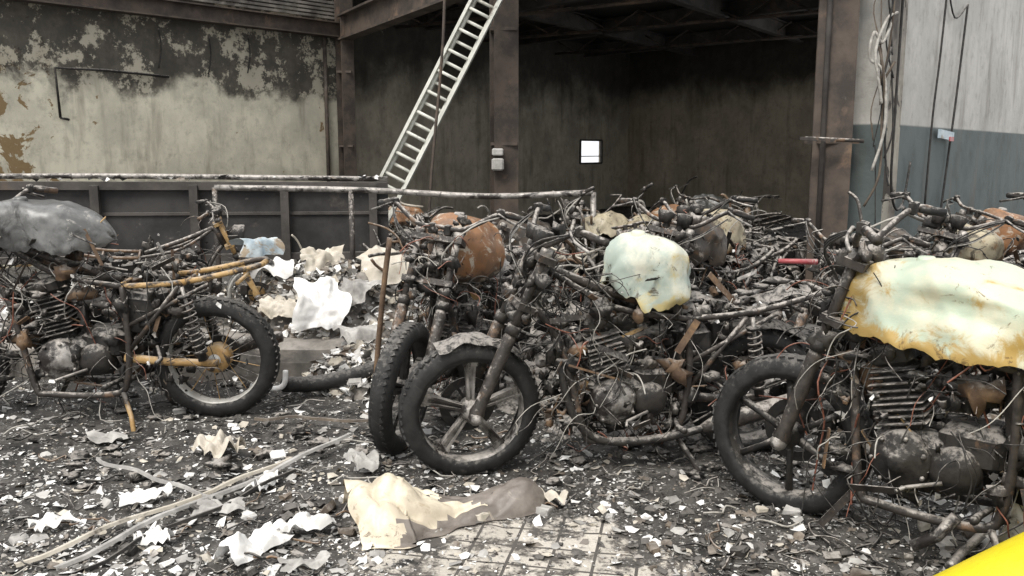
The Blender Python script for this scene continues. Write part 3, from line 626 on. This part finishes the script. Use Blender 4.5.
# ------------------------------------------------------------------ rubble piles
R.seed(31)
LIGHT=['beige','white','lgrey','brown','dark','lgrey','white']; DARK=['dark','heap','brown','dark','lgrey','heap']
def rub(mb,cx,cy,sx,sy,h,z0,k,n=46,pal=LIGHT,num=1300,fs=1.):
    def fn(u,v):
        x=(u-.5)*2;y=(v-.5)*2;r=math.hypot(x,y)
        hh=h*max(0,1-r*r)+(.10*noise.noise(V((x*3+cx,y*3,cy)))+.06*noise.noise(V((x*9,y*9,cx))))*(max(0,1.1-r))
        return V((cx+x*sx,cy+y*sy,z0+max(-.05,hh-.03)))
    mb.surf(fn,n,n,k)
    for i in range(num):
        a=R.uniform(0,6.28);r=math.sqrt(R.random())*.97;x=r*math.cos(a);y=r*math.sin(a)
        z=z0+h*(1-r*r)-.01
        p=(cx+x*sx,cy+y*sy,z+R.uniform(-.02,.06))
        if R.random()<.12: mb.cbox(p,(R.uniform(.02,.08),R.uniform(.02,.06),R.uniform(.01,.04)),R.choice(pal),Matrix.Rotation(R.uniform(0,3),3,'Z')@Matrix.Rotation(R.gauss(0,.5),3,'X'),jit=.006)
        else: mb.flake(p,R.uniform(.015,.07)*fs,R.choice(pal),.6)
mb=MB(); rub(mb,-1.25,6.1,.75,.6,.42,.22,'conc'); rub(mb,-2.6,6.3,1.0,.55,.28,.22,'conc'); rub(mb,-4.1,6.2,1.0,.6,.3,.22,'conc'); rub(mb,-.8,5.3,.5,.45,.26,.0,'conc')
mb.obj('rubble_pile')
mb=MB()
for (x,y,sx,sy,h) in [(.75,4.65,.7,.5,.22),(1.7,4.9,.8,.6,.25),(.1,5.2,.7,.6,.25),(2.9,5.0,.9,.7,.25),(.6,6.6,1.2,.9,.35),(2.4,6.6,1.,.7,.35),(1.6,8.6,1.8,1.,.4),(-.6,7.9,.9,.7,.3)]:
    rub(mb,x,y,sx,sy,h,.0,'heap',pal=DARK,num=600,fs=.8)
mb.obj('charred_debris_pile')
# ------------------------------------------------------------------ crumpled sheets / panels
def sheet(name,cx,cy,z,ln,w,ang,k,amp=.05,bow=.05,seed=0,nu=28,nv=22,tilt=0):
    mb=MB(); mb.X=Matrix.Translation((cx,cy,z))@Matrix.Rotation(math.radians(ang),4,'Z')@Matrix.Rotation(math.radians(tilt),4,'X')
    o=V((seed*3.1,seed*1.7,seed))
    def fn(u,v):
        a=math.atan2(v-.5,u-.5); rr=1+.45*noise.noise(V((math.cos(a)*1.6,math.sin(a)*1.6,0))+o)+.10*noise.noise(V((math.cos(a)*4,math.sin(a)*4,0))+o)
        x=(u-.5)*ln*rr; y=(v-.5)*w*rr
        fold=abs(noise.noise(V((u*2.6+v*1.2,v*1.9,3))+o))
        return V((x,y,bow*(1-(2*v-1)**2)+amp*1.8*fold+amp*.25*noise.noise(V((u*9,v*9,3))+o)))
    mb.surf(fn,nu,nv,k); return mb.obj(name)
mb=MB(); mb.X=Matrix.Translation((-.24,3.34,.015))@Matrix.Rotation(math.radians(13),4,'Z')
def fp(u,v):
    x=-.39+.78*u
    r=.185-.105*u**.7+.022*math.sin(u*9)
    e=max(0,1-max(0,(u-.86)/.14)**2)**.5
    a=math.radians(-15)+math.radians(190)*v
    y=-r*1.05*math.cos(a)*e*(1+.25*math.sin(u*5)); z=max(0.004,r*1.25*math.sin(a)*e*(.78+.3*math.cos(u*6)))
    if u<.25: x+=-.07*(v-.5)+.05*noise.noise(V((v*6,0,2))); z*=.75+u
    if v<.3: y-=.07*(.3-v)/.3*(1-u)*(1+noise.noise(V((u*8,1,1))))
    c=1-min(1,u/.75)
    k=1-2.2*abs(noise.noise(V((u*4.2,v*3.0,1)))); k2=1-2.2*abs(noise.noise(V((u*9+3,v*6,5))))
    z-=(.045*max(0,k)**2+.018*max(0,k2)**2)*e*(.3+c)
    x+=.02*c*noise.noise(V((u*7,v*7,9))); y+=.025*c*noise.noise(V((u*7,v*7,2)))
    z=max(.004,z+.007*noise.noise(V((u*16,v*10,4))))
    return V((x,y,z))
cut=lambda u,v:u<.42+.12*noise.noise(V((v*7,0,7)))-.22*(v<.22)+.20*(.35<v<.5)+.1*noise.noise(V((u*20,v*12,3)))
mb.surf(fp,90,56,'panel',keep=cut); mb.surf(fp,90,56,'panelb',keep=lambda u,v:not cut(u,v))
mb.obj('melted_fairing_panel')
for a_ in [(-.93,2.98,.03,.26,.12,65,'white',.05,.02,5),(-.80,3.15,.03,.22,.09,40,'white',.05,.02,6),(-1.38,4.0,.04,.26,.16,-40,'beige',.06,.02,7),
  (-.66,3.78,.05,.16,.10,-15,'lgrey',.05,.04,12),(.14,3.42,.04,.18,.05,-25,'beige',.03,.02,13),(-2.8,3.9,.05,.16,.14,20,'white',.05,.05,14),(1.0,3.75,.05,.13,.08,60,'white',.05,.05,15),
  (-1.15,3.35,.03,.18,.08,10,'lgrey',.03,.01,16),(-1.75,3.2,.03,.14,.08,50,'white',.03,.01,18),(-2.0,4.2,.03,.2,.1,0,'lgrey',.03,.01,19),
  (-1.05,3.6,.03,.16,.07,70,'white',.04,.02,22),(-1.5,3.45,.03,.18,.06,30,'white',.04,.02,23),(-.7,2.85,.03,.15,.06,10,'lgrey',.04,.02,24),(-1.3,3.05,.03,.12,.06,0,'white',.04,.02,25)]:
    sheet('plastic_sheet',*a_[:7],amp=a_[7],bow=a_[8],seed=a_[9])
sheet('plastic_sheet',-1.22,5.6,.45,.28,.36,10,'white',amp=.06,bow=.05,seed=8,tilt=50)
sheet('plastic_sheet',-1.6,6.0,.62,.3,.2,-10,'white',amp=.06,bow=.05,seed=9,tilt=20)
sheet('plastic_sheet',-1.32,6.1,.66,.26,.2,30,'beige',amp=.07,bow=.06,seed=31,tilt=30)
sheet('plastic_sheet',-1.02,5.75,.50,.26,.22,-20,'lgrey',amp=.07,bow=.06,seed=32,tilt=35)
sheet('plastic_sheet',-.95,5.35,.30,.24,.16,15,'lgrey',amp=.06,bow=.05,seed=33,tilt=20)
sheet('plastic_sheet',-1.5,5.65,.42,.24,.18,-5,'beige',amp=.06,bow=.05,seed=34,tilt=35)
sheet('plastic_sheet',-.80,6.1,.60,.46,.28,-15,'beige',amp=.08,bow=.10,seed=10,tilt=25)
sheet('tail_fairing',-1.42,4.95,.88,.26,.14,35,'soft',amp=.02,bow=.07,seed=21,tilt=25)
mb=MB()
def strip(p,q,w,k,seg=14,amp=.01):
    p=V(p);q=V(q);dd=(q-p).normalized();n=V((-dd.y,dd.x,0));vs=[]
    for i in range(seg+1):
        t=i/seg;c=p.lerp(q,t)+n*amp*4*noise.noise(V((t*3,p.x,0)))+V((0,0,amp*2*noise.noise(V((t*5,p.x,4)))))
        ww=w*(1+.4*noise.noise(V((t*9,p.x,1))))
        vs+=[c-n*ww,c-n*ww*.6+V((0,0,.012)),c+n*ww*.6+V((0,0,.012)),c+n*ww]
    mb.add(vs,[(i*4+j,(i+1)*4+j,(i+1)*4+j+1,i*4+j+1) for i in range(seg) for j in range(3)],k)
strip((-1.55,2.82,.045),(-.80,4.15,.06),.012,'lgrey'); strip((-1.70,2.85,.04),(-1.0,3.85,.05),.010,'beige'); strip((-1.45,2.82,.04),(-.95,3.7,.05),.006,'dark')
strip((-1.9,3.9,.04),(-1.2,3.4,.05),.008,'lgrey'); strip((-1.35,4.5,.05),(-.5,4.35,.07),.010,'brown')
mb.obj('metal_trim_strip')
mb=MB(); mb.tube([(-1.32,4.98,.10),(-1.1,4.95,.12),(-.85,5.0,.17),(-.66,5.1,.22)],.045,'tyre',10,sm=5); mb.obj('burnt_tire_strip')
mb=MB(); mb.tube([(-1.5,4.95,.10),(-1.36,4.93,.09),(-1.30,4.92,.12),(-1.29,4.92,.2)],.016,'white',8,sm=4); mb.obj('plastic_pipe')
mb=MB(); mb.tube([(1.24,4.1,.93),(1.42,4.1,.925)],[.011,.014],'red',8); mb.obj('red_grip')
mb=MB(); mb.X=Matrix.Translation((1.80,3.05,.24))@Matrix.Rotation(math.radians(70),4,'Z')@Matrix.Rotation(math.radians(12),4,'X')
wheel(mb,(0,0,0),'wire','alub',tyrek=None,disc=0); mb.obj('bare_wheel_rim')
mb=MB(); mb.tube([(1.40,2.93,.07),(1.47,2.90,.12),(1.52,2.88,.2)],.020,'alu',10); mb.tube([(1.5,2.86,.03),(1.6,2.95,.05),(1.72,3.0,.12)],.016,'alu',8,sm=3); mb.obj('exhaust_pipe_stub')
mb=MB()
def yf(u,v):
    x=1.04+1.3*u; top=.41+.85*u-.2*u*u
    a=math.pi*v; return V((x,1.86-.34*math.cos(a),top*abs(math.sin(a))**.35))
mb.surf(yf,24,26,'yellow'); mb.add([yf(0,j/20) for j in range(21)],[tuple(range(21))],'yellow'); mb.obj('yellow_car_fender')
# ------------------------------------------------------------------ scattered ash debris
R.seed(77); mb=MB()
for i in range(34000):
    r=R.random(); y=1/(1/2.55-r*(1/2.55-1/8.0)); x=R.uniform(-.66,.60)*y
    if x>1.0+.0 and y<2.4: continue
    if y>5.9 and x>2.0: continue
    cl=noise.noise(V((x*1.6,y*1.6,2)))+.6*noise.noise(V((x*5,y*5,4))); left=1.1 if x<.3 else .5
    d=math.hypot(x*.95,(y-2.95)*1.5)
    if d<.5 and R.random()<.72: continue
    pw=(.44+.55*cl)*left
    q=R.random()
    if q<pw: k=R.choice(['white','lgrey','white','lgrey','white','beige'])
    else: k=R.choice(['dark','dark','brown','dark','heap','lgrey'])
    sz=R.uniform(.004,.014) if R.random()<.86 else R.uniform(.014,.045)
    z=gh(x,y)+ (0.26 if (y>5.4 and x<-1.0 and y<7.1) else 0)
    if R.random()<.03: mb.cbox((x,y,z+sz*.3),(sz*1.6,sz,sz*.7),k,Matrix.Rotation(R.uniform(0,3),3,'Z')@Matrix.Rotation(R.gauss(0,.4),3,'X'),jit=sz*.15)
    else: mb.flake((x,y,z+sz*.15),sz,k,.25,R.choice([5,6,7]),curl=.2)
for i in range(240):
    r=R.random(); y=1/(1/2.7-r*(1/2.7-1/5.8)); x=R.uniform(-.6,.55)*y
    if math.hypot(x*.95,(y-2.95)*1.5)<.6: continue
    p=V((x,y,gh(x,y)+.02)); pts=[p.copy()]; a=R.uniform(0,6.28)
    for j in range(5):
        a+=R.gauss(0,.7); p=p+V((math.cos(a),math.sin(a),0))*R.uniform(.02,.07); p.z=gh(p.x,p.y)+.015+R.uniform(-.008,.02); pts.append(p.copy())
    mb.tube(pts,R.uniform(.0015,.005),R.choice(['wireb','wireb','wirew','rust','frame']),4,sm=3,cap=False)
for i in range(110):
    r=R.random(); y=1/(1/3.6-r*(1/3.6-1/5.8)); x=R.uniform(-.55,.55)*y
    mb.blob((x,y,gh(x,y)+.01),R.uniform(.02,.05),R.choice(['char','heap','char']),.8,(1.2,1,.45),8)
mb.obj('ash_debris')
mb=MB(); R.seed(13)
for i in range(110):
    y=R.uniform(5.6,9.5); x=R.uniform(-.22,.26)*y
    if x<-1 and y<7.3: continue
    if abs(x+.08)<.35 and abs(y-9)<.4: continue
    p=V((x,y,R.uniform(.3,.9))); pts=[p.copy()]; d=V((R.gauss(0,1),R.gauss(0,.6),R.gauss(0,.4))).normalized()
    for j in range(4):
        d=(d+V((R.gauss(0,.3),R.gauss(0,.3),R.gauss(0,.3)))).normalized(); p=p+d*R.uniform(.08,.2); p.z=max(.1,min(1.02,p.z)); pts.append(p.copy())
    mb.tube(pts,R.uniform(.006,.013),R.choice(['frame','rust','alu','char','wirew','beige']),5,sm=3)
mb.obj('twisted_metal_scrap')
# ------------------------------------------------------------------ light + camera
w=bpy.data.worlds.new('sky'); scene.world=w; w.use_nodes=True; bgn=w.node_tree.nodes['Background']; bgn.inputs[0].default_value=(.97,.98,1.0,1); bgn.inputs[1].default_value=1.0
L=bpy.data.lights.new('sun','SUN'); L.energy=3.0; L.angle=math.radians(25); L.color=(1,.96,.90)
o=bpy.data.objects.new('sun',L); scene.collection.objects.link(o); o.rotation_euler=(math.radians(36),0,math.radians(-28))
cam=bpy.data.cameras.new('camera'); cam.lens=31.2; cam.sensor_width=36; cam.clip_end=200
co=bpy.data.objects.new('camera',cam); scene.collection.objects.link(co); co.location=(0,0,1.44); co.rotation_euler=(math.radians(90-8.84),0,0); scene.camera=co
scene.view_settings.view_transform='Standard'; scene.view_settings.exposure=.22
print('verts',sum(len(m.vertices) for m in bpy.data.meshes))
